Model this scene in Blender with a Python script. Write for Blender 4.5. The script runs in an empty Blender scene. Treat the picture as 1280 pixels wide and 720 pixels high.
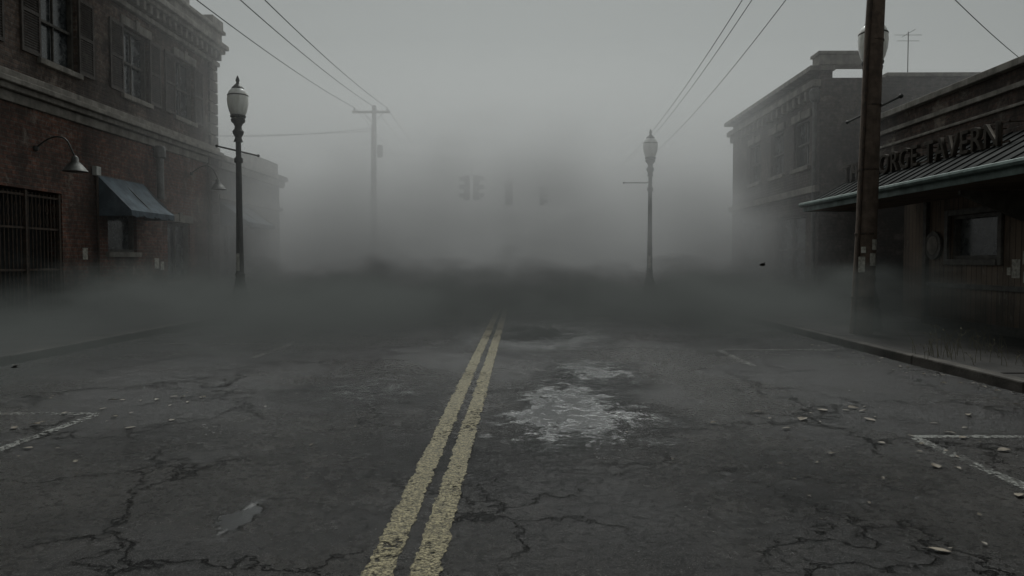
import bpy, math, random
from mathutils import Vector, Matrix, noise as mnoise
random.seed(7)
scene=bpy.context.scene
R=math.radians

# ---------------------------------------------------------------- materials
def newmat(name):
    m=bpy.data.materials.new(name); m.use_nodes=True
    nt=m.node_tree; nt.nodes.clear()
    return m,nt
class N:
    def __init__(s,nt): s.nt=nt
    def n(s,t,**k):
        nd=s.nt.nodes.new(t)
        for a,b in k.items(): setattr(nd,a,b)
        return nd
    def set(s,sock,v):
        if isinstance(v,bpy.types.NodeSocket): s.nt.links.new(v,sock)
        elif v is not None:
            try: sock.default_value=v
            except Exception: sock.default_value=(v[0],v[1],v[2],1) if hasattr(v,'__len__') else v
    def math(s,op,a,b=None,c=None,clamp=False):
        nd=s.n('ShaderNodeMath',operation=op,use_clamp=clamp)
        s.set(nd.inputs[0],a); s.set(nd.inputs[1],b) if b is not None else None
        if c is not None: s.set(nd.inputs[2],c)
        return nd.outputs[0]
    def vmath(s,op,a,b=None,scale=None):
        nd=s.n('ShaderNodeVectorMath',operation=op)
        s.set(nd.inputs[0],a)
        if b is not None: s.set(nd.inputs[1],b)
        if scale is not None: s.set(nd.inputs['Scale'],scale)
        return nd.outputs['Value'] if op in('LENGTH','DISTANCE') else nd.outputs[0]
    def noise(s,vec,scale,detail=4,rough=.55,dist=0,col=False):
        nd=s.n('ShaderNodeTexNoise'); s.set(nd.inputs['Vector'],vec)
        nd.inputs['Scale'].default_value=scale; nd.inputs['Detail'].default_value=detail
        nd.inputs['Roughness'].default_value=rough; nd.inputs['Distortion'].default_value=dist
        return nd.outputs['Color'] if col else nd.outputs['Fac']
    def ramp(s,v,a,b,x=0.,y=1.):
        nd=s.n('ShaderNodeMapRange',interpolation_type='SMOOTHSTEP'); s.set(nd.inputs[0],v)
        for i,q in enumerate((a,b,x,y)): s.set(nd.inputs[i+1],q)
        return nd.outputs[0]
    def mix(s,f,a,b,mode='MIX'):
        nd=s.n('ShaderNodeMix',data_type='RGBA',blend_type=mode)
        s.set(nd.inputs[0],f)
        for i,v in((6,a),(7,b)):
            if isinstance(v,bpy.types.NodeSocket): s.nt.links.new(v,nd.inputs[i])
            else: nd.inputs[i].default_value=(v[0],v[1],v[2],1)
        return nd.outputs[2]
    def coord(s): return s.n('ShaderNodeTexCoord').outputs['Object']
    def scalev(s,vec,x,y,z):
        nd=s.n('ShaderNodeMapping'); s.set(nd.inputs['Vector'],vec); nd.inputs['Scale'].default_value=(x,y,z)
        return nd.outputs[0]
    def bump(s,h,strength=.5,dist=.01,normal=None):
        nd=s.n('ShaderNodeBump'); s.set(nd.inputs['Height'],h); s.set(nd.inputs['Strength'],strength)
        nd.inputs['Distance'].default_value=dist
        if normal is not None: s.set(nd.inputs['Normal'],normal)
        return nd.outputs[0]
    def out(s,base,rough,normal=None,metal=0,spec=.5,alpha=None):
        p=s.n('ShaderNodeBsdfPrincipled')
        s.set(p.inputs['Base Color'],base if isinstance(base,bpy.types.NodeSocket) else (base[0],base[1],base[2],1))
        s.set(p.inputs['Roughness'],rough); s.set(p.inputs['Metallic'],metal)
        p.inputs['Specular IOR Level'].default_value=spec
        if normal is not None: s.set(p.inputs['Normal'],normal)
        if alpha is not None: s.set(p.inputs['Alpha'],alpha)
        o=s.n('ShaderNodeOutputMaterial'); s.nt.links.new(p.outputs[0],o.inputs['Surface'])
        return p

def simple(name,c1,c2,rough=.7,scale=4,bs=.4,bd=.01,metal=0,streak=True,spec=.4):
    m,nt=newmat(name); g=N(nt); co=g.coord()
    a=g.noise(co,scale,6,.65)
    col=g.mix(g.ramp(a,.3,.7),c1,c2)
    if streak:
        st=g.noise(g.scalev(co,3,3,.5),1.6,5,.7)
        col=g.mix(g.ramp(st,.45,.75,0,.75),col,[x*.35 for x in c1])
    fine=g.noise(co,scale*12,4,.6)
    r=g.math('ADD',g.math('MULTIPLY',a,.25),rough-.12)
    g.out(col,r,g.bump(g.math('ADD',a,g.math('MULTIPLY',fine,.4)),bs,bd),metal,spec)
    return m

def brick(name,c1,c2,mortar,dirt=.6):
    m,nt=newmat(name); g=N(nt); co=g.coord()
    sx=g.n('ShaderNodeSeparateXYZ'); g.set(sx.inputs[0],co)
    wob=g.math('MULTIPLY',g.noise(co,3,3),.012)
    cb=g.n('ShaderNodeCombineXYZ')
    g.set(cb.inputs[0],g.math('ADD',g.math('ADD',sx.outputs[0],sx.outputs[1]),wob)); g.set(cb.inputs[1],g.math('ADD',sx.outputs[2],wob))
    b=g.n('ShaderNodeTexBrick'); g.set(b.inputs['Vector'],cb.outputs[0])
    b.inputs['Color1'].default_value=(*c1,1); b.inputs['Color2'].default_value=(*c2,1); b.inputs['Mortar'].default_value=(*mortar,1)
    b.inputs['Scale'].default_value=1; b.inputs['Brick Width'].default_value=.26; b.inputs['Row Height'].default_value=.092
    b.inputs['Mortar Size'].default_value=.013; b.inputs['Mortar Smooth'].default_value=.25; b.inputs['Bias'].default_value=-.1
    n1=g.noise(co,.55,6,.7); n2=g.noise(g.scalev(co,1.2,1.2,.4),1.1,4,.6); n3=g.noise(co,9,5,.7)
    col=g.mix(g.ramp(n3,.35,.62,0,.7),b.outputs['Color'],[x*.32 for x in c2])
    col=g.mix(g.ramp(n1,.42,.64,0,dirt),col,(.045,.038,.033))
    col=g.mix(g.ramp(n2,.46,.66,0,.6),col,(.032,.027,.024))
    n4=g.noise(co,.9,7,.75,.6)
    col=g.mix(g.ramp(n4,.54,.68,0,.6),col,(.36,.31,.26))
    n5=g.noise(co,2.6,6,.75)
    col=g.mix(g.ramp(n5,.5,.7,0,.55),col,(.04,.033,.029))
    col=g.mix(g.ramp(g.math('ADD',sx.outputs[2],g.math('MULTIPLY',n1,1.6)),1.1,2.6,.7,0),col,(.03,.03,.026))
    h=g.math('ADD',g.math('MULTIPLY',b.outputs['Fac'],-1),g.math('MULTIPLY',n3,.6))
    g.out(col,.8,g.bump(h,.9,.016),0,.3)
    return m

def planks(name,c1,c2,w=.16,vertical=True):
    m,nt=newmat(name); g=N(nt); co=g.coord()
    sx=g.n('ShaderNodeSeparateXYZ'); g.set(sx.inputs[0],co)
    u=g.math('DIVIDE',g.math('ADD',sx.outputs[0],sx.outputs[1]),w)
    fr=g.math('FRACT',u); fl=g.math('FLOOR',u)
    wn=g.n('ShaderNodeTexWhiteNoise',noise_dimensions='1D'); g.set(wn.inputs['W'],fl)
    gap=g.ramp(g.math('ABSOLUTE',g.math('SUBTRACT',fr,.5)),.44,.49)
    gr=g.noise(g.scalev(co,14,14,.8),1.5,6,.7)
    col=g.mix(g.math('MULTIPLY',g.math('ADD',wn.outputs[0],gr),.5),c1,c2)
    st=g.noise(g.scalev(co,2,2,.5),1.2,5,.7)
    col=g.mix(g.ramp(st,.45,.7,0,.7),col,(.03,.025,.02))
    pe=g.noise(g.scalev(co,6,6,1.5),1.6,6,.75)
    col=g.mix(g.ramp(pe,.58,.66,0,.6),col,(.36,.33,.28))
    col=g.mix(gap,col,(.006,.006,.006))
    g.out(col,.75,g.bump(g.math('SUBTRACT',g.math('MULTIPLY',gr,.4),gap),.8,.012),0,.3)
    return m

M={}
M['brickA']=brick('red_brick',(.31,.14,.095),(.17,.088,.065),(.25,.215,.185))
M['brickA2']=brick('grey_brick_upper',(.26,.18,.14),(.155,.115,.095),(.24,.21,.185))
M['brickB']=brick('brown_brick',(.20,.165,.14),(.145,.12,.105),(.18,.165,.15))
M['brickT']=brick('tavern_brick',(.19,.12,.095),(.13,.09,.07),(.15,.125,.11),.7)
M['stone']=simple('weathered_stone',(.34,.315,.275),(.16,.145,.127),.8,3,.6)
M['stucco']=simple('grey_stucco',(.24,.23,.21),(.15,.145,.13),.85,1.2,.5)
M['concrete']=simple('sidewalk_concrete',(.055,.051,.046),(.025,.023,.021),.7,1.3,.6,.012,streak=False,spec=.2)
M['kerb']=simple('kerb_concrete',(.11,.10,.086),(.038,.034,.03),.7,2.2,.9,.02,streak=False,spec=.2)
M['roof']=simple('tar_roof',(.04,.04,.04),(.07,.07,.068),.8,2)
M['frame']=simple('old_window_paint',(.15,.14,.12),(.07,.065,.058),.6,7)
M['shutter']=simple('shutter_paint',(.12,.10,.085),(.065,.056,.048),.65,7)
M['iron']=simple('cast_iron_paint',(.05,.055,.05),(.085,.083,.075),.5,8,.4,.004,.2)
M['rust']=simple('rusted_iron',(.10,.065,.045),(.045,.038,.032),.65,12,.5,.004,.2)
M['rail']=simple('galvanised_metal',(.22,.22,.21),(.12,.12,.11),.55,6,.3,.004,.4)
M['awnmetal']=simple('awning_green_metal',(.18,.25,.225),(.08,.11,.10),.5,3,.4,.006,.1)
M['awnseam']=simple('standing_seam_roof',(.04,.042,.04),(.018,.02,.019),.85,3,.4,.006,.0,spec=.1)
M['dark']=simple('dark_interior',(.02,.02,.02),(.03,.03,.03),.8,3)
M['cloth']=simple('blue_canvas',(.10,.14,.17),(.045,.065,.082),.85,3,.5)
M['polewood']=simple('pole_timber',(.20,.145,.11),(.095,.072,.056),.85,5,.9,.02)
M['siding']=planks('tavern_boards',(.25,.185,.135),(.14,.105,.078))
M['paper']=simple('weathered_paper',(.7,.68,.6),(.3,.28,.24),.9,14,.3,.003,streak=False)
M['white']=simple('lamp_box_white',(.6,.6,.57),(.4,.4,.37),.5,5,.2)
M['letters']=simple('sign_letter_metal',(.10,.085,.07),(.05,.043,.036),.7,8,.3,.004,.0,spec=.1)
M['black']=simple('wire_rubber',(.015,.015,.015),(.02,.02,.02),.6,3,.1)
M['signal']=simple('signal_housing',(.05,.05,.035),(.03,.03,.025),.5,5,.2)
M['lens']=simple('signal_lens',(.05,.02,.015),(.03,.02,.015),.2,5,.1)
M['bark']=simple('tree_bark',(.07,.055,.045),(.035,.03,.025),.9,6,.9,.02)
M['leaf']=simple('tree_leaves',(.05,.065,.03),(.09,.085,.04),.7,1.5,.2,streak=False)
M['grass']=simple('dry_weed',(.15,.14,.085),(.24,.22,.15),.8,9,.2,streak=False)
M['fallen']=simple('fallen_leaf',(.085,.068,.045),(.26,.22,.17),.6,14,.4,streak=False)
M['ash']=simple('dark_leaf',(.02,.016,.012),(.03,.025,.02),.8,7,.4,streak=False)

def glassmat():
    m,nt=newmat('dusty_window_glass'); g=N(nt); co=g.coord()
    a=g.noise(co,2.2,6,.7)
    col=g.mix(g.ramp(a,.4,.75),(.03,.036,.04),(.17,.18,.18))
    g.out(col,g.ramp(a,.3,.7,.05,.35),g.bump(g.noise(co,1.2,2),.15,.02),0,.9)
    return m
M['glass']=glassmat()
def globemat():
    m,nt=newmat('milk_glass_globe'); g=N(nt); co=g.coord()
    a=g.noise(g.scalev(co,3,3,1),3,6,.7)
    p=g.out(g.mix(g.ramp(a,.4,.75,0,.5),(.9,.9,.86),(.5,.48,.43)),.3,None,0,.4)
    p.inputs['Subsurface Weight'].default_value=1.0
    p.inputs['Subsurface Radius'].default_value=(1,1,1)
    p.inputs['Subsurface Scale'].default_value=.35
    return m
M['globe']=globemat()

# asphalt ---------------------------------------------------------------
def asphalt():
    m,nt=newmat('wet_asphalt'); g=N(nt); co=g.coord()
    warp=g.vmath('SCALE',g.vmath('SUBTRACT',g.noise(co,1.1,5,.6,0,True),(.5,.5,.5)),scale=1.8)
    wc=g.vmath('ADD',co,warp)
    pud=None
    for cx,cy,rx,ry,am in ((.50,7.3,1.3,3.2,1.0),(1.0,10,1.1,2.6,.9),(.2,15.2,2.6,5.5,1.1),(-1.7,8.6,2.0,3.6,.66),(-.9,6.0,2.4,2.8,.58),(1.8,5.2,2.0,2.2,.54),(-3,6,1.8,1.8,.5)):
        dv=g.vmath('DIVIDE',g.vmath('SUBTRACT',wc,(cx,cy,0)),(rx,ry,1e3))
        d=g.vmath('LENGTH',dv)
        k=g.ramp(d,1.25,.0,0,am)
        pud=k if pud is None else g.math('MAXIMUM',pud,k)
    w2=g.vmath('ADD',co,g.vmath('SCALE',g.vmath('SUBTRACT',g.noise(co,5,5,.65,0,True),(.5,.5,.5)),scale=.38))
    dv=g.vmath('LENGTH',g.vmath('DIVIDE',g.vmath('SUBTRACT',w2,(-1.64,4.2,0)),(.08,.28,1e3)))
    sm=g.ramp(dv,1.5,.5,0,1)
    big=g.noise(co,.33,4,.6)
    med=g.noise(co,2.1,6,.68)
    grit=g.noise(g.scalev(co,1,.85,1),19,6,.72,.3)
    lump=g.noise(co,5,4,.6,.5)
    fine=g.noise(co,105,3,.75)
    pud=g.math('MAXIMUM',pud,g.ramp(g.noise(co,.45,5,.6),.50,.75,0,.55))
    low=g.math('ADD',g.math('MULTIPLY',lump,.5),g.math('MULTIPLY',grit,.5))
    pud=g.ramp(g.math('SUBTRACT',pud,g.ramp(low,.3,.75,0,.55)),-.05,1.1)
    smo=g.math('MAXIMUM',pud,sm)
    wet=g.ramp(big,.42,.6)
    cw=g.vmath('ADD',co,g.vmath('SCALE',g.vmath('SUBTRACT',g.noise(co,2.2,5,.65,0,True),(.5,.5,.5)),scale=.9))
    v=g.n('ShaderNodeTexVoronoi',feature='DISTANCE_TO_EDGE'); g.set(v.inputs['Vector'],cw); v.inputs['Scale'].default_value=.7
    cm=g.ramp(v.outputs['Distance'],.0,.014,1,0)
    cr=g.math('MULTIPLY',cm,g.ramp(g.noise(co,.8,3),.42,.52,0,1))
    stain=g.noise(co,.75,6,.7,.5)
    col=g.mix(g.ramp(med,.3,.7),(.015,.014,.013),(.042,.039,.036))
    col=g.mix(g.ramp(stain,.42,.66,.0,.75),col,(.010,.0095,.009))
    col=g.mix(g.ramp(fine,.53,.65,0,.85),col,(.18,.167,.15))
    col=g.mix(g.ramp(grit,.34,.52,.9,0),col,(.004,.004,.0035))
    col=g.mix(g.math('MULTIPLY',wet,.5),col,(.008,.008,.009))
    col=g.mix(g.math('MULTIPLY',cr,.9),col,(.003,.003,.003))
    col=g.mix(g.math('MULTIPLY',smo,.75,clamp=True),col,(.008,.009,.010))
    r=g.math('ADD',g.math('MULTIPLY',grit,.24),g.ramp(wet,0,1,.16,.07))
    r=g.math('MULTIPLY',r,g.ramp(smo,0,.6,1,.42))
    inv=g.ramp(smo,0,.7,1,.08)
    h=g.math('ADD',g.math('MULTIPLY',grit,1.3),g.math('MULTIPLY',fine,.40))
    h=g.math('ADD',h,g.math('MULTIPLY',lump,.9))
    h=g.math('SUBTRACT',h,g.math('MULTIPLY',cr,1.3))
    p=g.out(col,r,g.bump(g.math('MULTIPLY',h,inv),.9,.022),0,.5)
    ior=g.math('ADD',g.ramp(pud,.0,.85,1.29,2.45),g.math('MULTIPLY',wet,.14))
    g.set(p.inputs['IOR'],g.math('ADD',ior,g.math('MULTIPLY',sm,.5)))
    return m
M['asphalt']=asphalt()

def paint(name,c,wear):
    m,nt=newmat(name); g=N(nt); co=g.coord()
    a=g.noise(co,22,6,.75); b=g.noise(co,1.2,4,.6); f=g.noise(co,70,3,.7)
    w=g.math('ADD',g.math('MULTIPLY',a,.7),g.math('MULTIPLY',b,.45))
    al=g.ramp(w,wear-.05,wear+.04)
    col=g.mix(g.ramp(f,.4,.6,0,.9),c,[x*.15 for x in c])
    col=g.mix(g.ramp(a,.35,.6,.7,0),col,(.05,.048,.042))
    vo=g.n('ShaderNodeTexVoronoi'); g.set(vo.inputs['Vector'],co); vo.inputs['Scale'].default_value=55
    h=g.math('ADD',g.math('MULTIPLY',a,1.2),g.math('MULTIPLY',vo.outputs['Distance'],-.6))
    g.out(col,.5,g.bump(h,1,.02),0,.2,al)
    return m
M['yellow']=paint('worn_yellow_paint',(.47,.41,.25),.50)
M['wpaint']=paint('worn_white_paint',(.44,.44,.41),.565)

# ---------------------------------------------------------------- mesh helpers
class B:
    def __init__(s): s.v=[]; s.f=[]
    def quad(s,a,b,c,d):
        n=len(s.v); s.v+= [a,b,c,d]; s.f.append((n,n+1,n+2,n+3))
    def box(s,x0,x1,y0,y1,z0,z1):
        n=len(s.v)
        s.v+=[(x0,y0,z0),(x1,y0,z0),(x1,y1,z0),(x0,y1,z0),(x0,y0,z1),(x1,y0,z1),(x1,y1,z1),(x0,y1,z1)]
        s.f+=[tuple(n+i for i in q) for q in((0,3,2,1),(4,5,6,7),(0,1,5,4),(1,2,6,5),(2,3,7,6),(3,0,4,7))]
    def prism(s,pts,y0,y1):   # pts in XZ, extruded along Y
        n=len(s.v); k=len(pts)
        s.v+=[(x,y0,z) for x,z in pts]+[(x,y1,z) for x,z in pts]
        for i in range(k): j=(i+1)%k; s.f.append((n+i,n+j,n+k+j,n+k+i))
        s.f.append(tuple(n+i for i in range(k))[::-1]); s.f.append(tuple(n+k+i for i in range(k)))
    def tube(s,pts,rad,seg=8,cap=True):
        rings=[]; P=[Vector(p) for p in pts]
        for i,p in enumerate(P):
            d=(P[min(i+1,len(P)-1)]-P[max(i-1,0)]).normalized()
            up=Vector((0,0,1)) if abs(d.z)<.9 else Vector((1,0,0))
            a=d.cross(up).normalized(); b=d.cross(a).normalized()
            r=rad[i] if hasattr(rad,'__len__') else rad
            n=len(s.v); rings.append(n)
            for k in range(seg):
                t=2*math.pi*k/seg; s.v.append(tuple(p+a*math.cos(t)*r+b*math.sin(t)*r))
        for i in range(len(rings)-1):
            for k in range(seg):
                j=(k+1)%seg; s.f.append((rings[i]+k,rings[i]+j,rings[i+1]+j,rings[i+1]+k))
        if cap:
            s.f.append(tuple(rings[0]+k for k in range(seg))); s.f.append(tuple(rings[-1]+k for k in range(seg))[::-1])
    def lathe(s,c,prof,seg=20,flute=0):
        n0=len(s.v)
        for r,z in prof:
            for k in range(seg):
                t=2*math.pi*k/seg; rr=r*(1-flute*(k%2))
                s.v.append((c[0]+math.cos(t)*rr,c[1]+math.sin(t)*rr,c[2]+z))
        for i in range(len(prof)-1):
            for k in range(seg):
                j=(k+1)%seg; a=n0+i*seg; b=a+seg
                s.f.append((a+k,a+j,b+j,b+k))
        s.f.append(tuple(n0+k for k in range(seg))[::-1]); s.f.append(tuple(n0+(len(prof)-1)*seg+k for k in range(seg)))
    def done(s,name,mat,parent=None,bevel=0,smooth=False):
        me=bpy.data.meshes.new(name); me.from_pydata(s.v,[],s.f); me.update()
        o=bpy.data.objects.new(name,me); scene.collection.objects.link(o)
        me.materials.append(M[mat] if isinstance(mat,str) else mat)
        if parent is not None:
            o.parent=parent; o.matrix_parent_inverse=Matrix.Translation(-parent.location)
        if smooth:
            for p in me.polygons: p.use_smooth=True
            try: me.set_sharp_from_angle(angle=R(40))
            except Exception: pass
        if bevel:
            b=o.modifiers.new('bevel','BEVEL'); b.width=bevel; b.segments=2; b.limit_method='ANGLE'
        return o
def empty(name,loc):
    o=bpy.data.objects.new(name,None); o.location=loc; scene.collection.objects.link(o); return o

def facade(b,X,nx,y0,y1,z0,z1,ops,d=.35):
    ys=sorted({y0,y1,*[o[0] for o in ops],*[o[1] for o in ops]}); zs=sorted({z0,z1,*[o[2] for o in ops],*[o[3] for o in ops]})
    def isop(y,z): return any(o[0]<y<o[1] and o[2]<z<o[3] for o in ops)
    for i in range(len(ys)-1):
        for j in range(len(zs)-1):
            if not isop((ys[i]+ys[i+1])/2,(zs[j]+zs[j+1])/2):
                b.quad((X,ys[i],zs[j]),(X,ys[i+1],zs[j]),(X,ys[i+1],zs[j+1]),(X,ys[i],zs[j+1]))
    Xi=X-nx*d
    for a,c,e,f in ops+[(y0,y1,z0,z1)]:
        b.quad((X,a,e),(Xi,a,e),(Xi,a,f),(X,a,f)); b.quad((X,c,e),(Xi,c,e),(Xi,c,f),(X,c,f))
        b.quad((X,a,e),(Xi,a,e),(Xi,c,e),(X,c,e)); b.quad((X,a,f),(Xi,a,f),(Xi,c,f),(X,c,f))

def window(par,X,nx,y0,y1,z0,z1,shut=0,cols=2,rows=2,sill=True):
    def bx(b,d0,d1,*r):   # d = distance outward
        xa,xb=sorted((X+nx*d0,X+nx*d1)); b.box(xa,xb,*r)
    f=B(); g=B()
    bx(g,-.24,-.20,y0+.02,y1-.02,z0+.02,z1-.02)
    t=.075
    bx(f,-.19,-.08,y0+.003,y0+t,z0+.003,z1-.003); bx(f,-.19,-.08,y1-t,y1-.003,z0+.003,z1-.003)
    bx(f,-.188,-.082,y0+t,y1-t,z1-t,z1-.003); bx(f,-.188,-.082,y0+t,y1-t,z0+.003,z0+t)
    for i in range(1,cols):
        y=y0+(y1-y0)*i/cols; bx(f,-.185,-.13,y-.018,y+.018,z0+t,z1-t)
    for i in range(1,rows):
        z=z0+(z1-z0)*i/rows; bx(f,-.183,-.11,y0+t,y1-t,z-.03,z+.03)
    g.done('window_glass','glass',par); f.done('window_frame','frame',par)
    if sill:
        s=B(); bx(s,-.18,.09,y0-.1,y1+.1,z0-.13,z0-.003)
        bx(s,.004,.06,y0-.12,y1+.12,z1+.004,z1+.24); bx(s,.004,.09,(y0+y1)/2-.1,(y0+y1)/2+.1,z1+.0,z1+.3)
        s.done('window_sill_and_lintel','stone',par,.012)
    if shut:
        s=B()
        for a,c in((y0-shut-.02,y0-.02),(y1+.02,y1+shut+.02)):
            bx(s,.006,.05,a,a+.06,z0,z1); bx(s,.006,.05,c-.06,c,z0,z1)
            for z in(z0,(z0+z1)/2-.04,z1-.08): bx(s,.007,.048,a+.06,c-.06,z,z+.08)
            z=z0+.09
            while z<z1-.1:
                xa=X+nx*.012; xb=X+nx*.045
                s.quad((xa,a+.06,z+.05),(xa,c-.06,z+.05),(xb,c-.06,z),(xb,a+.06,z)); z+=.055
        s.done('shutters','shutter',par)

def gooseneck(par,X,nx,y,z):
    b=B(); pts=[]
    for i in range(13):
        t=i/12; pts.append((X+nx*(.02+.85*t),y,z+.25*math.sin(t*math.pi*.9)+ (0 if t<.8 else -(t-.8)*1.3)))
    b.tube(pts,.018,8); b.lathe((X+nx*.02,y,z-.001),[(.05,-.05),(.06,0),(.05,.05)],12)
    b.done('gooseneck_arm','iron',par,smooth=True)
    e=pts[-1]; s=B(); s.lathe((e[0],e[1],e[2]-.02),[(.26,-.3),(.25,-.285),(.16,-.17),(.08,-.09),(.07,.0),(.03,.04)],20)
    s.done('gooseneck_shade','rail',par,smooth=True)

# ---------------------------------------------------------------- ground, road, pavements
b=B(); b.quad((-300,-100,-.02),(300,-100,-.02),(300,400,-.02),(-300,400,-.02)); b.done('ground','roof')
b=B()
b.quad((-7.42,-30,0),(5.72,-30,0),(5.72,200,0),(-7.42,200,0))
b.done('road','asphalt')
b=B(); b.quad((-90,33.5,-.006),(-7.42,33.5,-.006),(-7.42,44,-.006),(-90,44,-.006)); b.quad((5.72,33.5,-.006),(90,33.5,-.006),(90,44,-.006),(5.72,44,-.006))
b.done('cross_street','asphalt')
def sidewalk(xk,xf,y0,y1,sg,bulb=None):
    par=empty('sidewalk',((xk+xf)/2,(y0+y1)/2,0))
    k=B(); y=y0
    while y<y1-.05:
        L=min(2.4+random.uniform(-.1,.1),y1-y); off=random.uniform(-.012,.012); h=.14+random.uniform(-.006,.006)
        xa,xb=sorted((xk+off,xk+sg*.17))
        k.box(xa,xb,y+.006,y+L-.006,-.05,h); y+=L
    k.done('kerb','kerb',par,.022)
    s=B(); y=y0
    while y<y1-.05:
        L=min(1.5,y1-y)
        for i in range(2):
            a=xk+sg*(.18+i*(abs(xf-xk)-.18)/2); c=xk+sg*(.175+(i+1)*(abs(xf-xk)-.18)/2)-sg*.01
            xa,xb=sorted((a,c)); s.box(xa,xb,y+.006,y+L-.006,-.05,.132+random.uniform(-.006,.006))
        y+=L
    s.done('slabs','concrete',par,.01)
    return par
sidewalk(-7.42,-10.5,-6,33,-1)
sidewalk(5.72,9.6,-6,22,1)
sidewalk(4.6,9.6,22.3,33,1)
sidewalk(-7.42,-10.5,44.5,90,-1)
sidewalk(5.72,9.6,44.5,90,1)

def stripe(x0,x1,y0,y1,z,step=.03,amp=.012,along='y'):
    b=B(); n=int((y1-y0)/step); L=[]; Rr=[]
    for i in range(n+1):
        y=y0+(y1-y0)*i/n
        a=x0+random.gauss(0,amp*.5)+mnoise.noise((x0*3,y*4,0))*amp*1.3; c=x1+random.gauss(0,amp*.5)+mnoise.noise((x1*3+9,y*4,3))*amp*1.3
        L.append((a,y,z) if along=='y' else (y,a,z)); Rr.append((c,y,z) if along=='y' else (y,c,z))
    b.v=L+Rr
    b.f=[(i,n+1+i,n+2+i,i+1) for i in range(n)]
    return b
par=empty('yellow_centre_line',(-.57,10,0))
stripe(-.755,-.61,1,31,.004).done('line_a','yellow',par)
stripe(-.53,-.385,1,31,.004).done('line_b','yellow',par)
par=empty('parking_bay_markings',(3.4,6,0))
def bay(xi,xo,Y,sg):
    stripe(Y-.05,Y+.05,min(xi,xo),max(xi,xo),.004,along='x').done('bay_line','wpaint',par)
    stripe(xi-.05,xi+.05,Y-1.9,Y-.055,.004).done('bay_line','wpaint',par)
for Y in(.2,6.25,12.4,18.5): bay(3.36,5.3,Y,1)
for Y in(1.0,7.1,13.2,19.3): bay(-4.15,-6.6,Y,-1)

# ---------------------------------------------------------------- left corner brick building
XA=-10.5
A=empty('brick_house',(-15,15,0))
ops=[(14.3,16.7,.15,3.05),(18.55,19.95,1.75,2.95),(21.7,23.2,.9,2.7),(8,12.5,.6,3.0)]
ops_up=[(9.65,11.05,5.95,7.75),(12.85,14.25,5.95,7.75),(16.05,17.4,5.95,7.75),(19.4,20.75,5.95,7.75),(22.3,23.6,5.95,7.75)]
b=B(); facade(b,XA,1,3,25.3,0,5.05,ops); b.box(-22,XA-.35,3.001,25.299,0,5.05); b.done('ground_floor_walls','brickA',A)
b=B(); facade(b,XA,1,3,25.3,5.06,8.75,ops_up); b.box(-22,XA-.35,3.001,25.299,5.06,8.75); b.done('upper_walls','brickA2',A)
for o in ops_up: window(A,XA,1,*o,shut=.62,cols=2,rows=2)
window(A,XA,1,*ops[1],cols=1,rows=1); window(A,XA,1,*ops[2],cols=2,rows=1); window(A,XA,1,*ops[3],cols=3,rows=1)
s=B()
for x,z0,z1 in((.16,5.0,5.12),(.26,5.12,5.24),(.12,5.24,5.42),(.06,4.78,4.99)): s.box(XA+.002,XA+x,2.9,25.36,z0+.002,z1)
s.done('belt_cornice','stone',A,.015)
s=B()
for x,z0,z1 in((.14,8.2,8.34),(.34,8.62,8.74),(.46,8.74,8.9),(.3,8.9,8.98)): s.box(XA+.002,XA+x,2.9,25.4,z0+.002,z1)
y=3.1
while y<25.3: s.box(XA+.003,XA+.28,y,y+.14,8.36,8.61); y+=.36
s.box(XA-.4,XA+.2,22.0,25.45,8.985,9.3); s.box(XA-.4,XA+.32,21.9,25.5,9.305,9.42)
s.box(XA-.4,XA+.24,24.6,25.48,9.425,9.75); s.box(XA-.4,XA+.24,22.0,22.9,9.425,9.7)
s.box(XA-.4,XA+.1,3,21.8,8.985,9.12)
s.done('roof_cornice','stone',A,.02)
s=B()
z=5.45
while z<8.1: s.box(XA+.002,XA+.07,24.7,25.34,z,z+.33); z+=.37
z=.2
while z<4.7: s.box(XA+.002,XA+.06,24.75,25.34,z,z+.33); z+=.37
s.done('quoins','brickB',A,.012)
g=B()
g.box(XA-.33,XA-.30,14.32,16.68,.15,3.04); g.done('doorway_back','dark',A)
g=B(); y=14.36
while y<16.66: g.tube([(XA-.05,y,.2),(XA-.05,y,3.0)],.014,6); y+=.125
for z in(.35,1.3,2.2,2.9): g.box(XA-.07,XA-.03,14.33,16.67,z,z+.045)
for yy in(14.33,15.47,16.6): g.box(XA-.09,XA-.01,yy,yy+.07,.16,3.03)
y=14.42
while y<16.5:
    for sg in(-1,1): g.tube([(XA-.05,y+.06+sg*.05*math.sin(t*.7),2.25+t*.06) for t in range(10)],.009,5)
    y+=.25
g.done('iron_gate','rust',A)
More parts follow.
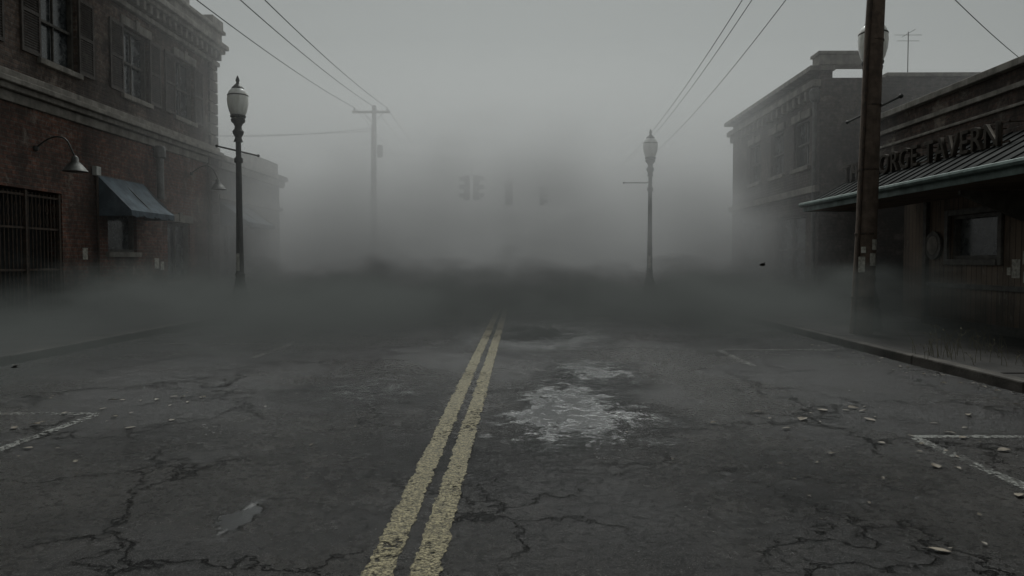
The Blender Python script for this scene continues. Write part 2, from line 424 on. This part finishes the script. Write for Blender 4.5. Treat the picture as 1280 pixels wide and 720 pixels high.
def awning(par,X,nx,y0,y1,zt,zb,dep,mat):
    a=B(); n=12
    for i in range(n):
        ya=y0+(y1-y0)*i/n; yb=y0+(y1-y0)*(i+1)/n
        for j in range(5):
            t0=j/5;t1=(j+1)/5; sg=lambda t:-.06*math.sin(t*math.pi)
            a.quad((X+nx*(.01+dep*t0),ya,zt+(zb-zt)*t0+sg(t0)),(X+nx*(.01+dep*t0),yb,zt+(zb-zt)*t0+sg(t0)),
                   (X+nx*(.01+dep*t1),yb,zt+(zb-zt)*t1+sg(t1)),(X+nx*(.01+dep*t1),ya,zt+(zb-zt)*t1+sg(t1)))
        zz=zb-.13-.04*math.sin(i*1.7)
        a.quad((X+nx*(.01+dep),ya,zb),(X+nx*(.01+dep),yb,zb),(X+nx*(.012+dep),yb,zb-.15),(X+nx*(.012+dep),ya,zz))
    for y in(y0,y1):
        a.v+=[(X+nx*.01,y,zt),(X+nx*(.01+dep),y,zb),(X+nx*(.01+dep),y,zb-.14),(X+nx*.01,y,zb-.14)]; n0=len(a.v); a.f.append((n0-4,n0-3,n0-2,n0-1))
    a.done('awning_canvas',mat,par)
    f=B()
    for y in(y0+.04,(y0+y1)/2,y1-.04):
        f.tube([(X+nx*.02,y,zt-.05),(X+nx*dep,y,zb-.02)],.014,6); f.tube([(X+nx*.02,y,zb-.1),(X+nx*dep,y,zb-.04)],.012,6)
    f.done('awning_frame','iron',par)
awning(A,XA,1,18.1,20.35,3.65,2.78,.85,'cloth')
gooseneck(A,XA,1,15.8,3.95); gooseneck(A,XA,1,23.3,4.3)
p=B()
p.tube([(XA+.16,21,3.3),(XA+.16,21,4.55),(XA+.1,21,4.72),(XA-.1,21,4.78)],.1,12); p.lathe((XA+.16,21,4.45),[(.12,0),(.16,.04),(.16,.3),(.13,.36)],14)
p.done('vent_pipe','rail',A,smooth=True)
p=B(); p.tube([(XA+.06,18.02,.15),(XA+.06,18.02,3.6)],.03,8); p.tube([(XA+.07,24.5,.15),(XA+.07,24.5,5.0)],.05,8); p.done('conduit','rust',A,smooth=True)
p=B(); p.box(XA+.003,XA+.12,17.9,18.1,3.62,3.84); p.done('alarm_box','white',A,.01)
p=B()
for y,z,w,h in((17.45,1.55,.2,.28),(20.9,1.3,.25,.3),(21.25,1.25,.2,.25)): p.box(XA+.003,XA+.008,y,y+w,z,z+h)
p.done('wall_notices','paper',A)

A2=empty('shop_building',(-15,28.5,0))
ops=[(26.1,28.2,.7,2.9),(29.2,30.8,.15,2.9)]
b=B(); facade(b,XA-.1,1,25.45,32.2,0,5.0,ops); b.box(-22,XA-.45,25.451,32.199,0,5.0); b.done('walls','stucco',A2)
for o in ops: window(A2,XA-.1,1,*o,cols=3,rows=2,sill=False)
s=B(); s.box(XA-.098,XA+.12,25.46,32.3,4.75,5.0-.003); s.box(XA-.4,XA+.25,25.46,32.35,5.003,5.2); s.box(XA-.4,XA+.05,28.4,31.6,5.205,5.7)
s.box(XA-.098,XA+.06,25.46,32.25,3.7,3.85); s.done('cornice','stone',A2,.015)
awning(A2,XA-.1,1,25.8,28.6,3.6,2.9,1.0,'cloth')
A3=empty('corner_store',(-16,55,0))
o3=[(51,53,1,2.9),(54,56,1,2.9)]
b=B(); facade(b,XA,1,50,60,0,4.6,o3); b.box(-24,XA-.35,50.001,59.999,0,4.6); b.done('walls','brickB',A3)
for o in o3: window(A3,XA,1,*o)
s=B(); s.box(-24.1,XA+.3,49.9,60.1,4.603,4.85); s.done('cornice','stone',A3)

# ---------------------------------------------------------------- tavern (right)
XT=9.0
T=empty('tavern_building',(14,13,0))
b=B(); facade(b,XT,-1,2,16.2,.1,3.6,[(13.85,15.45,1.55,2.45),(9.2,11.2,1.4,2.4)]); b.done('board_wall','siding',T)
window(T,XT,-1,13.85,15.45,1.55,2.45,cols=1,rows=1,sill=False); window(T,XT,-1,9.2,11.2,1.4,2.4,cols=2,rows=1,sill=False)
b=B()
for y0,y1,z0,z1 in((13.85,15.45,1.55,2.45),(9.2,11.2,1.4,2.4)):
    b.box(XT-.05,XT-.003,y0-.12,y0-.001,z0-.12,z1+.12); b.box(XT-.05,XT-.003,y1+.001,y1+.12,z0-.12,z1+.12)
    b.box(XT-.048,XT-.003,y0,y1,z1+.001,z1+.12); b.box(XT-.07,XT-.003,y0,y1,z0-.12,z0-.001)
b.box(XT-.045,XT-.003,2,16.2,.95,1.05); b.box(XT-.06,XT-.003,2,16.2,.1,.3); b.box(XT-.08,XT+.36,16.203,16.33,.1,3.6)
b.done('timber_trim','frame',T,.008)
b=B(); facade(b,XT+.9,-1,16.35,19,.1,3.6,[(16.9,17.9,.14,2.3)]); b.done('recess_wall','siding',T)
b=B(); b.box(XT+1.15,XT+1.2,16.92,17.88,.14,2.28); b.box(XT+1.09,XT+1.148,17.0,17.8,.3,1.0); b.box(XT+1.09,XT+1.148,17.0,17.8,1.2,2.1); b.done('entrance_door','shutter',T,.01)
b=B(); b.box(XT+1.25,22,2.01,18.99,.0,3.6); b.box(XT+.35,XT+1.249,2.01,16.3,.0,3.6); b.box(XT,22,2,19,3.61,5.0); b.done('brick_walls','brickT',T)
b=B(); b.box(XT-.14,XT+.35,1.9,19.1,5.003,5.14); b.box(XT-.08,XT-.002,2,19.05,4.62,4.72); b.box(XT-.05,XT-.002,2,19.03,4.3,4.36); b.box(XT+.36,22,18.7,19.08,5.003,5.12); b.done('parapet_coping','stone',T,.012)
b=B(); b.tube([(XT-.01,15.95,1.85),(XT-.07,15.95,1.85)],.3,28); b.done('round_sign','frame',T)
b=B(); b.tube([(XT-.071,15.95,1.85),(XT-.08,15.95,1.85)],.2,28); b.done('round_sign_face','stone',T)
b=B(); zt,zb,xo=3.85,3.0,7.45
b.prism([(XT-.003,zt),(xo,zb),(xo,zb-.04),(XT-.003,zt-.06)],2,19.25); y=2.2
while y<19.2: b.prism([(XT-.006,zt+.03),(xo+.01,zb+.03),(xo+.01,zb+.002),(XT-.006,zt+.002)],y,y+.022); y+=.42
b.done('pent_roof','awnseam',T)
b=B(); b.box(xo-.04,xo-.001,1.95,19.3,zb-.2,zb+.03); b.tube([(xo-.1,1.95,zb-.03),(xo-.1,19.3,zb-.03)],.06,8); b.prism([(XT-.01,zt-.08),(xo,zb-.05),(xo,zb-.2),(XT-.01,zb-.2)],19.255,19.29); b.done('fascia_gutter','awnmetal',T)
b=B(); b.box(xo+.0,XT-.01,2.02,19.2,zb-.19,zb-.16)
b.done('soffit','siding',T)
b=B()
for y in(4,7,10,13):
    b.prism([(XT-.09,zb-.25),(xo+.3,zb-.25),(xo+.3,zb-.32),(XT-.09,2.2)],y,y+.08)
b.done('eave_brackets','frame',T)
cu=bpy.data.curves.new('sign_text','FONT'); cu.body='THE GORGE TAVERN'; cu.size=.62; cu.extrude=.035; cu.space_character=1.12; cu.bevel_depth=.006
to=bpy.data.objects.new('tmp',cu); scene.collection.objects.link(to)
bpy.context.view_layer.update()
me=bpy.data.meshes.new_from_object(to.evaluated_get(bpy.context.evaluated_depsgraph_get()))
bpy.data.objects.remove(to)
w=max(v.co.x for v in me.vertices)
Mx=Matrix(((0,0,-1,8.35),(-6.1/w,0,0,19.0),(0,1,0,3.52),(0,0,0,1)))
me.transform(Mx); me.materials.clear(); me.materials.append(M['letters'])
o=bpy.data.objects.new('sign_letters',me); scene.collection.objects.link(o); o.parent=T; o.matrix_parent_inverse=Matrix.Translation(-T.location)
b=B()
for z in(3.55,3.9): b.box(8.37,8.40,12.7,19.1,z,z+.03)
y=12.9
while y<19.2: b.tube([(8.4,y,3.93),(8.95,y,3.95)],.012,6); b.tube([(8.385,y,3.45),(8.385,y,3.93)],.012,6); y+=.75
b.done('sign_rail','rust',T)
b=B(); b.tube([(9.35,11.7,5.0),(9.35,11.7,6.2)],.02,6); b.done('roof_pipe','rust',T)
b=B()
for y,z,w_,h in((13.25,1.2,.22,.34),(13.0,1.45,.18,.24),(12.75,1.1,.2,.3),(13.5,1.25,.1,.14),(13.02,1.12,.14,.2)):
    b.box(XT-.012,XT-.005,y,y+w_,z,z+h)
b.done('wall_notices','paper',T)

XB=9.0
BB=empty('two_storey_building',(14,27,0))
opsb=[(23.0,24.3,4.5,6.0),(25.2,26.5,4.5,6.0),(27.6,28.9,4.5,6.0),(23.2,26,.8,3.0),(27.4,29.6,.15,3.0)]
b=B(); facade(b,XB,-1,22.2,31.2,0,7.2,opsb); b.box(XB+.35,15.5,22.201,31.199,0,7.0); b.done('walls','brickB',BB)
for o in opsb: window(BB,XB,-1,*o,cols=2,rows=2,sill=o[2]>4)
s=B(); s.box(XB-.25,XB-.003,22.15,31.3,6.75,6.95); s.box(XB-.15,XB-.003,22.15,31.3,3.6,3.8); s.box(XB-.35,XB+.4,22.1,31.35,7.203,7.35)
y=22.3
while y<31: s.box(XB-.2,XB-.004,y,y+.16,6.45,6.748); y+=.5
s.box(XB-.1,XB+1.7,22.05,22.6,7.353,7.65); s.box(XB-.15,XB+1.75,22.0,22.65,7.653,7.75)
s.box(XB+1.9,15.6,22.05,22.5,7.003,7.12)
s.done('cornice','stone',BB,.015)
s=B(); s.tube([(XB-.1,22.35,.2),(XB-.1,22.35,6.4)],.06,10); s.lathe((XB-.1,22.35,6.3),[(.08,0),(.16,.1),(.17,.35),(.12,.4)],12); s.done('downpipe','rail',BB,smooth=True)
b=B(); b.tube([(12.0,23.0,6.9),(12.0,23.0,8.6)],.014,6)
for z,w_ in((8.5,.42),(8.32,.34)): b.tube([(12.0-w_,23.0,z),(12.0+w_,23.0,z)],.007,5)
b.tube([(12.0,22.6,8.55),(12.0,23.4,8.55)],.007,5)
b.done('tv_antenna','rail',BB)

# ---------------------------------------------------------------- street lamps
def lamp(x,y,arm):
    E=empty('street_lamp',(x,y,.13)); c=(x,y,.13)
    b=B(); b.lathe(c,[(.27,0),(.27,.08),(.24,.12),(.24,.4),(.19,.48),(.21,.52),(.2,.6),(.14,.78),(.115,.95),(.13,.99),(.13,1.03),(.105,1.08)],24)
    b.lathe(c,[(.125,4.62),(.10,4.68),(.085,4.74),(.14,4.84),(.15,4.9),(.10,4.96),(.09,5.03),(.12,5.1),(.18,5.16),(.19,5.22),(.15,5.26)],24)
    b.lathe(c,[(.10,4.05),(.115,4.08),(.115,4.16),(.1,4.19)],20)
    b.lathe(c,[(.15,6.02),(.165,6.05),(.15,6.08),(.10,6.13),(.05,6.18),(.035,6.22),(.055,6.26),(.045,6.31),(.010,6.40)],20)
    b.done('base_and_castings','iron',E,smooth=True)
    s=B(); s.lathe(c,[(.105,1.08),(.085,2.6),(.07,4.62)],24,.10); s.done('fluted_column','iron',E)
    g=B(); g.lathe(c,[(.13,5.25),(.17,5.30),(.225,5.42),(.265,5.58),(.28,5.74),(.265,5.88),(.225,5.98),(.16,6.035)],28); g.done('globe','globe',E,smooth=True)
    f=B()
    f.lathe(c,[(.195,5.27),(.205,5.30),(.20,5.33)],24)
    f.lathe(c,[(.272,5.845),(.277,5.86),(.272,5.875)],28)
    f.done('globe_rings','iron',E)
    a=B(); d=Vector(arm); L=d.length; d.normalize(); p0=Vector((x,y,4.5)); t0,t1=(-L/2,L/2) if abs(arm[1])>.3 else (0,L)
    a.tube([tuple(p0+d*t0),tuple(p0+d*t1)],.024,8)
    for t in(t0,t1): q=p0+d*t; a.lathe(tuple(q),[(.004,-.045),(.035,-.025),(.045,0),(.035,.025),(.004,.045)],10)
    a.done('banner_arm','iron',E,smooth=True)
    n=B()
    for k,(z,h) in enumerate(((1.25,.3),(1.5,.22))):
        pts=[(x+math.cos(t)*.108,y+math.sin(t)*.108) for t in [-2.4+i*.18 for i in range(7)]]
        for i in range(6): n.quad((*pts[i],z),(*pts[i+1],z+.01*k),(*pts[i+1],z+h),(*pts[i],z+h))
    n.done('pasted_notice','paper',E)
lamp(-7.65,19.9,(.45,1.75,0))
lamp(6.98,14.7,(.15,2.5,0))
lamp(4.95,28.0,(-1.0,0,0))

# ---------------------------------------------------------------- utility poles & wires
def upole(x,y,h,lean,r=.17,arm=1):
    E=empty('utility_pole',(x,y,0)); b=B(); pts=[];rr=[]
    for i in range(15):
        t=i/14; pts.append((x+lean*t+.012*math.sin(t*9),y,t*h)); rr.append(r*(1.08-.38*t)*(1+.03*random.random()))
    b.tube(pts,rr,16); b.done('timber_shaft','polewood',E,smooth=True)
    a=B(); a.box(x+lean-.95*arm,x+lean+.75*arm,y-.21,y-.12,h-.42,h-.30)
    a.tube([(x+lean-.5,y-.16,h-.4),(x+lean,y-.13,h-.95)],.02,5); a.tube([(x+lean+.5,y-.16,h-.4),(x+lean,y-.13,h-.95)],.02,5)
    a.done('crossarm','polewood',E)
    i_=B()
    for dx in(-.85,.1,.62): i_.lathe((x+lean+dx*arm,y-.165,h-.3),[(.02,0),(.045,.03),(.03,.06),(.05,.09),(.035,.15),(.01,.17)],10)
    i_.done('insulators','rail',E,smooth=True)
    c=B(); c.tube([(x-r*.9,y-.1,.1),(x-r*.85+lean*.5,y-.1,h*.5),(x+lean-r*.6,y-.09,h*.9)],.025,8)
    for z in(.8,2.0,3.2,4.4,5.6): c.lathe((x+lean*z/h,y,z),[(r*(1.1-.38*z/h),0),(r*(1.12-.38*z/h),.02),(r*(1.1-.38*z/h),.04)],16)
    c.done('conduit_and_bands','rust',E)
    return E
XP=6.46
P=upole(XP,13.9,10.2,.30,.185)
n=B()
for z,h,a0,a1 in((1.42,.24,-1.5,-.75),(1.72,.2,-1.35,-.4),(1.3,.3,-2.6,-1.9),(1.66,.12,-2.3,-1.9)):
    x0=XP+.3*z/10.2; rr=.203
    k=6
    for i in range(k):
        ta=a0+(a1-a0)*i/k; tb=a0+(a1-a0)*(i+1)/k
        n.quad((x0+math.cos(ta)*rr,13.9+math.sin(ta)*rr,z),(x0+math.cos(tb)*rr,13.9+math.sin(tb)*rr,z),(x0+math.cos(tb)*rr,13.9+math.sin(tb)*rr,z+h),(x0+math.cos(ta)*rr,13.9+math.sin(ta)*rr,z+h*.93))
n.done('pasted_notice','paper',P)
P2=upole(-7.6,38,9.55,.05,.16,1.15)
c=B(); c.lathe((-7.25,38,6.9),[(.12,0),(.15,.05),(.15,.55),(.12,.62)],14); c.box(-7.45,-7.2,37.95,38.05,7.1,7.2); c.done('transformer','rail',P2,smooth=True)
P3=upole(7.4,68,9.6,0,.16)
def wire(b,p0,p1,sag,r=.014,n=28):
    p0=Vector(p0);p1=Vector(p1)
    b.tube([tuple(p0.lerp(p1,i/n)-Vector((0,0,4*sag*(i/n)*(1-i/n)))) for i in range(n+1)],r,5)
W=B()
for dx in(-.95,.12,.72):
    wire(W,(-7.55+dx,37.8,9.4),(-7.9+dx*1.25,-6,9.6),.95,.016)
    wire(W,(-7.55+dx,37.8,9.4),(-7.5+dx,85,9.4),.8,.012)
for dx,z in((-.7,9.5),(-.3,9.7),(.6,9.6)):
    wire(W,(6.9+dx,13.8,z+.3),(7.4+dx,67.8,z-.1),1.9,.014,40)
    wire(W,(6.9+dx,13.8,z+.3),(7.0+dx,-25,z+.2),1.0,.016)
wire(W,(-7.6,38,8.4),(-16.5,37.5,7.9),.15,.016); wire(W,(-7.6,38,8.25),(-30,36,8.6),.5,.014)
wire(W,(6.9,13.9,7.6),(13.5,20,6.9),.1,.01)
wire(W,(7.2,13.9,7.3),(12,6,6.0),.3,.02)
W.done('overhead_wires','black')

# ---------------------------------------------------------------- traffic lights on a span wire
S=empty('signal_pole',(13.4,45.7,0)); b=B(); b.tube([(13.4,45.7,0),(13.4,45.7,7.6)],[.14,.09],12); b.done('steel_pole','rail',S,smooth=True)
b=B(); wire(b,(-7.6,38,7.2),(13.4,45.7,7.5),.4,.008); b.done('span_wire','black',S)
def tlight(x,y,z,rot,sc=1.25):
    E=empty('traffic_light',(x,y,z)); h=B(); q=B()
    for rz in rot:
        c,s_=math.cos(rz),math.sin(rz)
        n0=len(h.v); hb=B()
        for k in(-1,0,1):
            hb.box(-.17,.17,-.2,.0,k*.36-.165,k*.36+.165)
            for i in range(10):
                t0=math.pi*(i/10)*1.2-.1*math.pi;t1=math.pi*((i+1)/10)*1.2-.1*math.pi
                hb.quad((math.cos(t0)*.14,-.2,k*.36+math.sin(t0)*.14),(math.cos(t1)*.14,-.2,k*.36+math.sin(t1)*.14),(math.cos(t1)*.15,-.42,k*.36+math.sin(t1)*.15-.02),(math.cos(t0)*.15,-.42,k*.36+math.sin(t0)*.15-.02))
        off=.12 if len(rot)>1 else 0
        for v in hb.v:
            X,Y=v[0]*sc,(v[1]-off)*sc; h.v.append((x+X*c-Y*s_,y+X*s_+Y*c,z+v[2]*sc))
        h.f+=[tuple(n0+i for i in f) for f in hb.f]
        for k in(-1,0,1):
            tr=lambda Y:(x-Y*sc*s_,y+Y*sc*c,z+k*.36*sc)
            q.tube([tr(-.202-off),tr(-.21-off)],.12*sc,14)
    h.tube([(x,y,z+.6),(x,y,z+1.45)],.025,6)
    h.done('housing','signal',E); q.done('lenses','lens',E)
tlight(-2.63,39.9,5.5,(R(75),R(-75)))
tlight(-.62,40.6,5.3,(0,R(180)))
tlight(1.13,41.2,5.2,(R(80),),1.0)

# ---------------------------------------------------------------- trees
def tree(x,y,h,spread,seed,nl=7000):
    rnd=random.Random(seed); E=empty('tree',(x,y,0)); t=B(); tips=[]
    def grow(p,d,l,r,dep):
        pts=[p]; q=Vector(p)
        for i in range(4):
            d=(d+Vector((rnd.uniform(-.18,.18),rnd.uniform(-.18,.18),rnd.uniform(-.02,.1)))).normalized(); q=q+d*l/4; pts.append(tuple(q))
        t.tube(pts,[r*(1-.1*i) for i in range(5)],7)
        if dep>=3: tips.append(q)
        if dep<5:
            for i in range(3 if dep<2 else 2):
                a=rnd.uniform(0,6.28); nd=(d*.75+Vector((math.cos(a),math.sin(a),rnd.uniform(-.1,.45)))*spread).normalized()
                grow(tuple(q),nd,l*rnd.uniform(.62,.85),r*.58,dep+1)
    grow((x,y,-.1),Vector((0,0,1)),h*.3,h*.026,0)
    t.done('trunk_and_limbs','bark',E,smooth=True)
    l=B()
    for i in range(nl):
        c=rnd.choice(tips); p=c+Vector((rnd.gauss(0,.6),rnd.gauss(0,.6),rnd.gauss(0,.5)))
        s=rnd.uniform(.16,.34); a=Vector((rnd.uniform(-1,1),rnd.uniform(-1,1),rnd.uniform(-1,1))).normalized(); bb=a.orthogonal().normalized()
        l.quad(tuple(p-a*s),tuple(p+bb*s*.5),tuple(p+a*s),tuple(p-bb*s*.5))
    l.done('foliage','leaf',E)
tree(-20,72,8.5,.75,3); tree(10,76,8.5,.7,8)

# ---------------------------------------------------------------- weeds, leaves
def weeds(x,y,n,h):
    b=B()
    for i in range(n):
        px,py=x+random.gauss(0,.22),y+random.gauss(0,.35); a=random.uniform(0,6.28); L=h*random.uniform(.4,1.2); lean=random.uniform(.1,.5)
        pts=[]
        for k in range(5):
            t=k/4; pts.append((px+math.cos(a)*lean*L*t*t,py+math.sin(a)*lean*L*t*t,.12+L*t*(1-.25*lean*t)))
        b.tube(pts,[.004,.0035,.003,.002,.001],4,False)
        if random.random()<.5:
            for k in(2,3,4):
                q=Vector(pts[k])
                for _ in range(2):
                    d=Vector((random.uniform(-1,1),random.uniform(-1,1),random.uniform(.2,1)))*.05
                    b.tube([tuple(q),tuple(q+d)],[.002,.003],4,False)
    b.done('weeds','grass')
weeds(6.05,10.4,30,.42); weeds(6.7,9.6,24,.34); weeds(7.2,11.5,24,.30)
L=B()
def leaf(b,p,s,tilt=.25,flat=True):
    a=random.uniform(0,6.28); u=Vector((math.cos(a),math.sin(a),random.uniform(-tilt,tilt))); v=Vector((-math.sin(a),math.cos(a),random.uniform(-tilt,tilt)))
    p=Vector(p); w=s*random.uniform(.35,.7); c=random.uniform(.0,.25)*s
    j=lambda:random.uniform(.7,1.2)
    L0=[p-u*s,p-u*s*.45*j()+v*w*j()+Vector((0,0,c)),p+u*s*.3*j()+v*w*.9*j()+Vector((0,0,c)),p+u*s,p+u*s*.35*j()-v*w*.9*j()+Vector((0,0,c*.7)),p-u*s*.4*j()-v*w*j()+Vector((0,0,c))]
    n=len(b.v); b.v+=[tuple(q) for q in L0]+[tuple(p)]
    for i in range(6): b.f.append((n+i,n+(i+1)%6,n+6))
for i in range(85): leaf(L,(random.gauss(3.8,.9),random.uniform(3.2,7.6),.014),random.choice((random.uniform(.012,.03),random.uniform(.03,.065))),.12)
for i in range(35): leaf(L,(random.gauss(-4.3,.5),random.uniform(5.2,8),.014),random.uniform(.015,.05),.12)
for i in range(110): leaf(L,(5.6-abs(random.gauss(0,.25)),random.uniform(5,25),.015),random.uniform(.02,.045))
for i in range(90): leaf(L,(-7.3+abs(random.gauss(0,.25)),random.uniform(8,28),.015),random.uniform(.02,.045))
for i in range(60): leaf(L,(random.uniform(-4,3),random.uniform(3,16),.012),random.uniform(.010,.022))
L.done('fallen_leaves','fallen')
b=B()
for k in range(3): leaf(b,(2.96+.01*k,9.0,1.452+.01*k),.04,.9)
b.done('drifting_leaf','ash')
b=B()
for k in range(3): leaf(b,(-4.2+.01*k,6.0,.62+.01*k),.03,.9)
b.done('drifting_leaf','ash')

# ---------------------------------------------------------------- fog
FOG=empty('fog',(0,30,0))
GG=.36
def fogmat(name,dens,col=(1,1,1),g=GG):
    m,nt=newmat(name)
    v=nt.nodes.new('ShaderNodeVolumeScatter'); v.inputs['Color'].default_value=(*col,1); v.inputs['Density'].default_value=dens; v.inputs['Anisotropy'].default_value=g
    o=nt.nodes.new('ShaderNodeOutputMaterial'); nt.links.new(v.outputs[0],o.inputs['Volume']); return m
for i,(y0,zt,d) in enumerate(((17,12,.023),(23.5,8.6,.043))):
    b=B(); b.box(-60+i,60-i,y0,130-i,-1-i*.1,zt); b.done('fog_body',fogmat('fog_%d'%i,d),FOG)
m,nt=newmat('ground_mist'); g=N(nt); co=g.coord()
sx=g.n('ShaderNodeSeparateXYZ'); g.set(sx.inputs[0],co)
n1=g.noise(g.scalev(co,.36,.22,.7),1,5,.64)
top=g.math('ADD',g.math('MULTIPLY',n1,4.6),-1.3)
hz=g.ramp(g.math('SUBTRACT',sx.outputs[2],top),-.8,.35,1,0)
side=g.math('MAXIMUM',g.math('MULTIPLY',sx.outputs[0],-.85),g.math('MULTIPLY',sx.outputs[0],.5))
yy=g.math('ADD',sx.outputs[1],side)
yy=g.math('ADD',yy,g.math('MULTIPLY',n1,14))
fy=g.ramp(yy,18.5,26,0,1)
d=g.math('MULTIPLY',g.math('MULTIPLY',hz,fy),.48)
v=g.n('ShaderNodeVolumeScatter')
v.inputs['Color'].default_value=(.275,.297,.283,1); v.inputs['Anisotropy'].default_value=.1; g.set(v.inputs['Density'],d)
ab=g.n('ShaderNodeVolumeAbsorption'); ab.inputs['Color'].default_value=(.34,.33,.335,1); g.set(ab.inputs['Density'],d)
ad=g.n('ShaderNodeAddShader'); nt.links.new(v.outputs[0],ad.inputs[0]); nt.links.new(ab.outputs[0],ad.inputs[1])
o=g.n('ShaderNodeOutputMaterial'); nt.links.new(ad.outputs[0],o.inputs['Volume'])
try: m.cycles.volume_step_rate=.5
except Exception: pass
b=B(); b.box(-10.4,8.9,7,33,-.3,2.2); b.done('ground_mist',m,FOG)
m,nt=newmat('fog_bank'); g=N(nt); co=g.coord()
sx=g.n('ShaderNodeSeparateXYZ'); g.set(sx.inputs[0],co)
n1=g.noise(g.scalev(co,.15,.10,.24),1,4,.6)
d=g.math('MULTIPLY',g.ramp(n1,.42,.62,0,.19),g.ramp(g.math('ADD',sx.outputs[2],g.math('MULTIPLY',n1,-6)),1.0,4.5,1,0))
d=g.math('MULTIPLY',d,g.ramp(sx.outputs[1],19,26))
v=g.n('ShaderNodeVolumeScatter')
v.inputs['Color'].default_value=(1,1,1,1); v.inputs['Anisotropy'].default_value=GG; g.set(v.inputs['Density'],d)
o=g.n('ShaderNodeOutputMaterial'); nt.links.new(v.outputs[0],o.inputs['Volume'])
try: m.cycles.volume_step_rate=.7
except Exception: pass
b=B(); b.box(-20,18,19,50,.6,7.6); b.done('fog_bank',m,FOG)

# ---------------------------------------------------------------- light & camera
w=bpy.data.worlds.new('World'); scene.world=w; w.use_nodes=True; nt=w.node_tree
sky=nt.nodes.new('ShaderNodeTexSky'); sky.sky_type='NISHITA'; sky.sun_disc=False; sky.sun_elevation=R(52); sky.sun_rotation=0
sky.dust_density=1.0; sky.air_density=1.5; sky.ozone_density=1
hs=nt.nodes.new('ShaderNodeHueSaturation'); hs.inputs['Saturation'].default_value=.06
tm=nt.nodes.new('ShaderNodeMix'); tm.data_type='RGBA'; tm.blend_type='MULTIPLY'; tm.inputs[0].default_value=1; tm.inputs[7].default_value=(.945,1,.97,1)
nt.links.new(sky.outputs[0],hs.inputs['Color']); nt.links.new(hs.outputs[0],tm.inputs[6])
bg=nt.nodes['Background']; nt.links.new(tm.outputs[2],bg.inputs[0]); bg.inputs[1].default_value=.034
sl=bpy.data.lights.new('sun','SUN'); sl.energy=2.4; sl.angle=R(25); sl.color=(.965,1,.975)
so=bpy.data.objects.new('sun',sl); so.rotation_euler=(R(-38),0,0); so.location=(0,60,60); scene.collection.objects.link(so)
cam=bpy.data.cameras.new('camera'); cam.lens=25.7; cam.clip_end=1000; cam.clip_start=.05
co_=bpy.data.objects.new('camera',cam); co_.location=(0,0,1.5); co_.rotation_euler=(R(90-2.07),0,R(.63)); scene.collection.objects.link(co_)
scene.camera=co_
scene.view_settings.view_transform='Standard'; scene.view_settings.look='None'; scene.view_settings.exposure=0
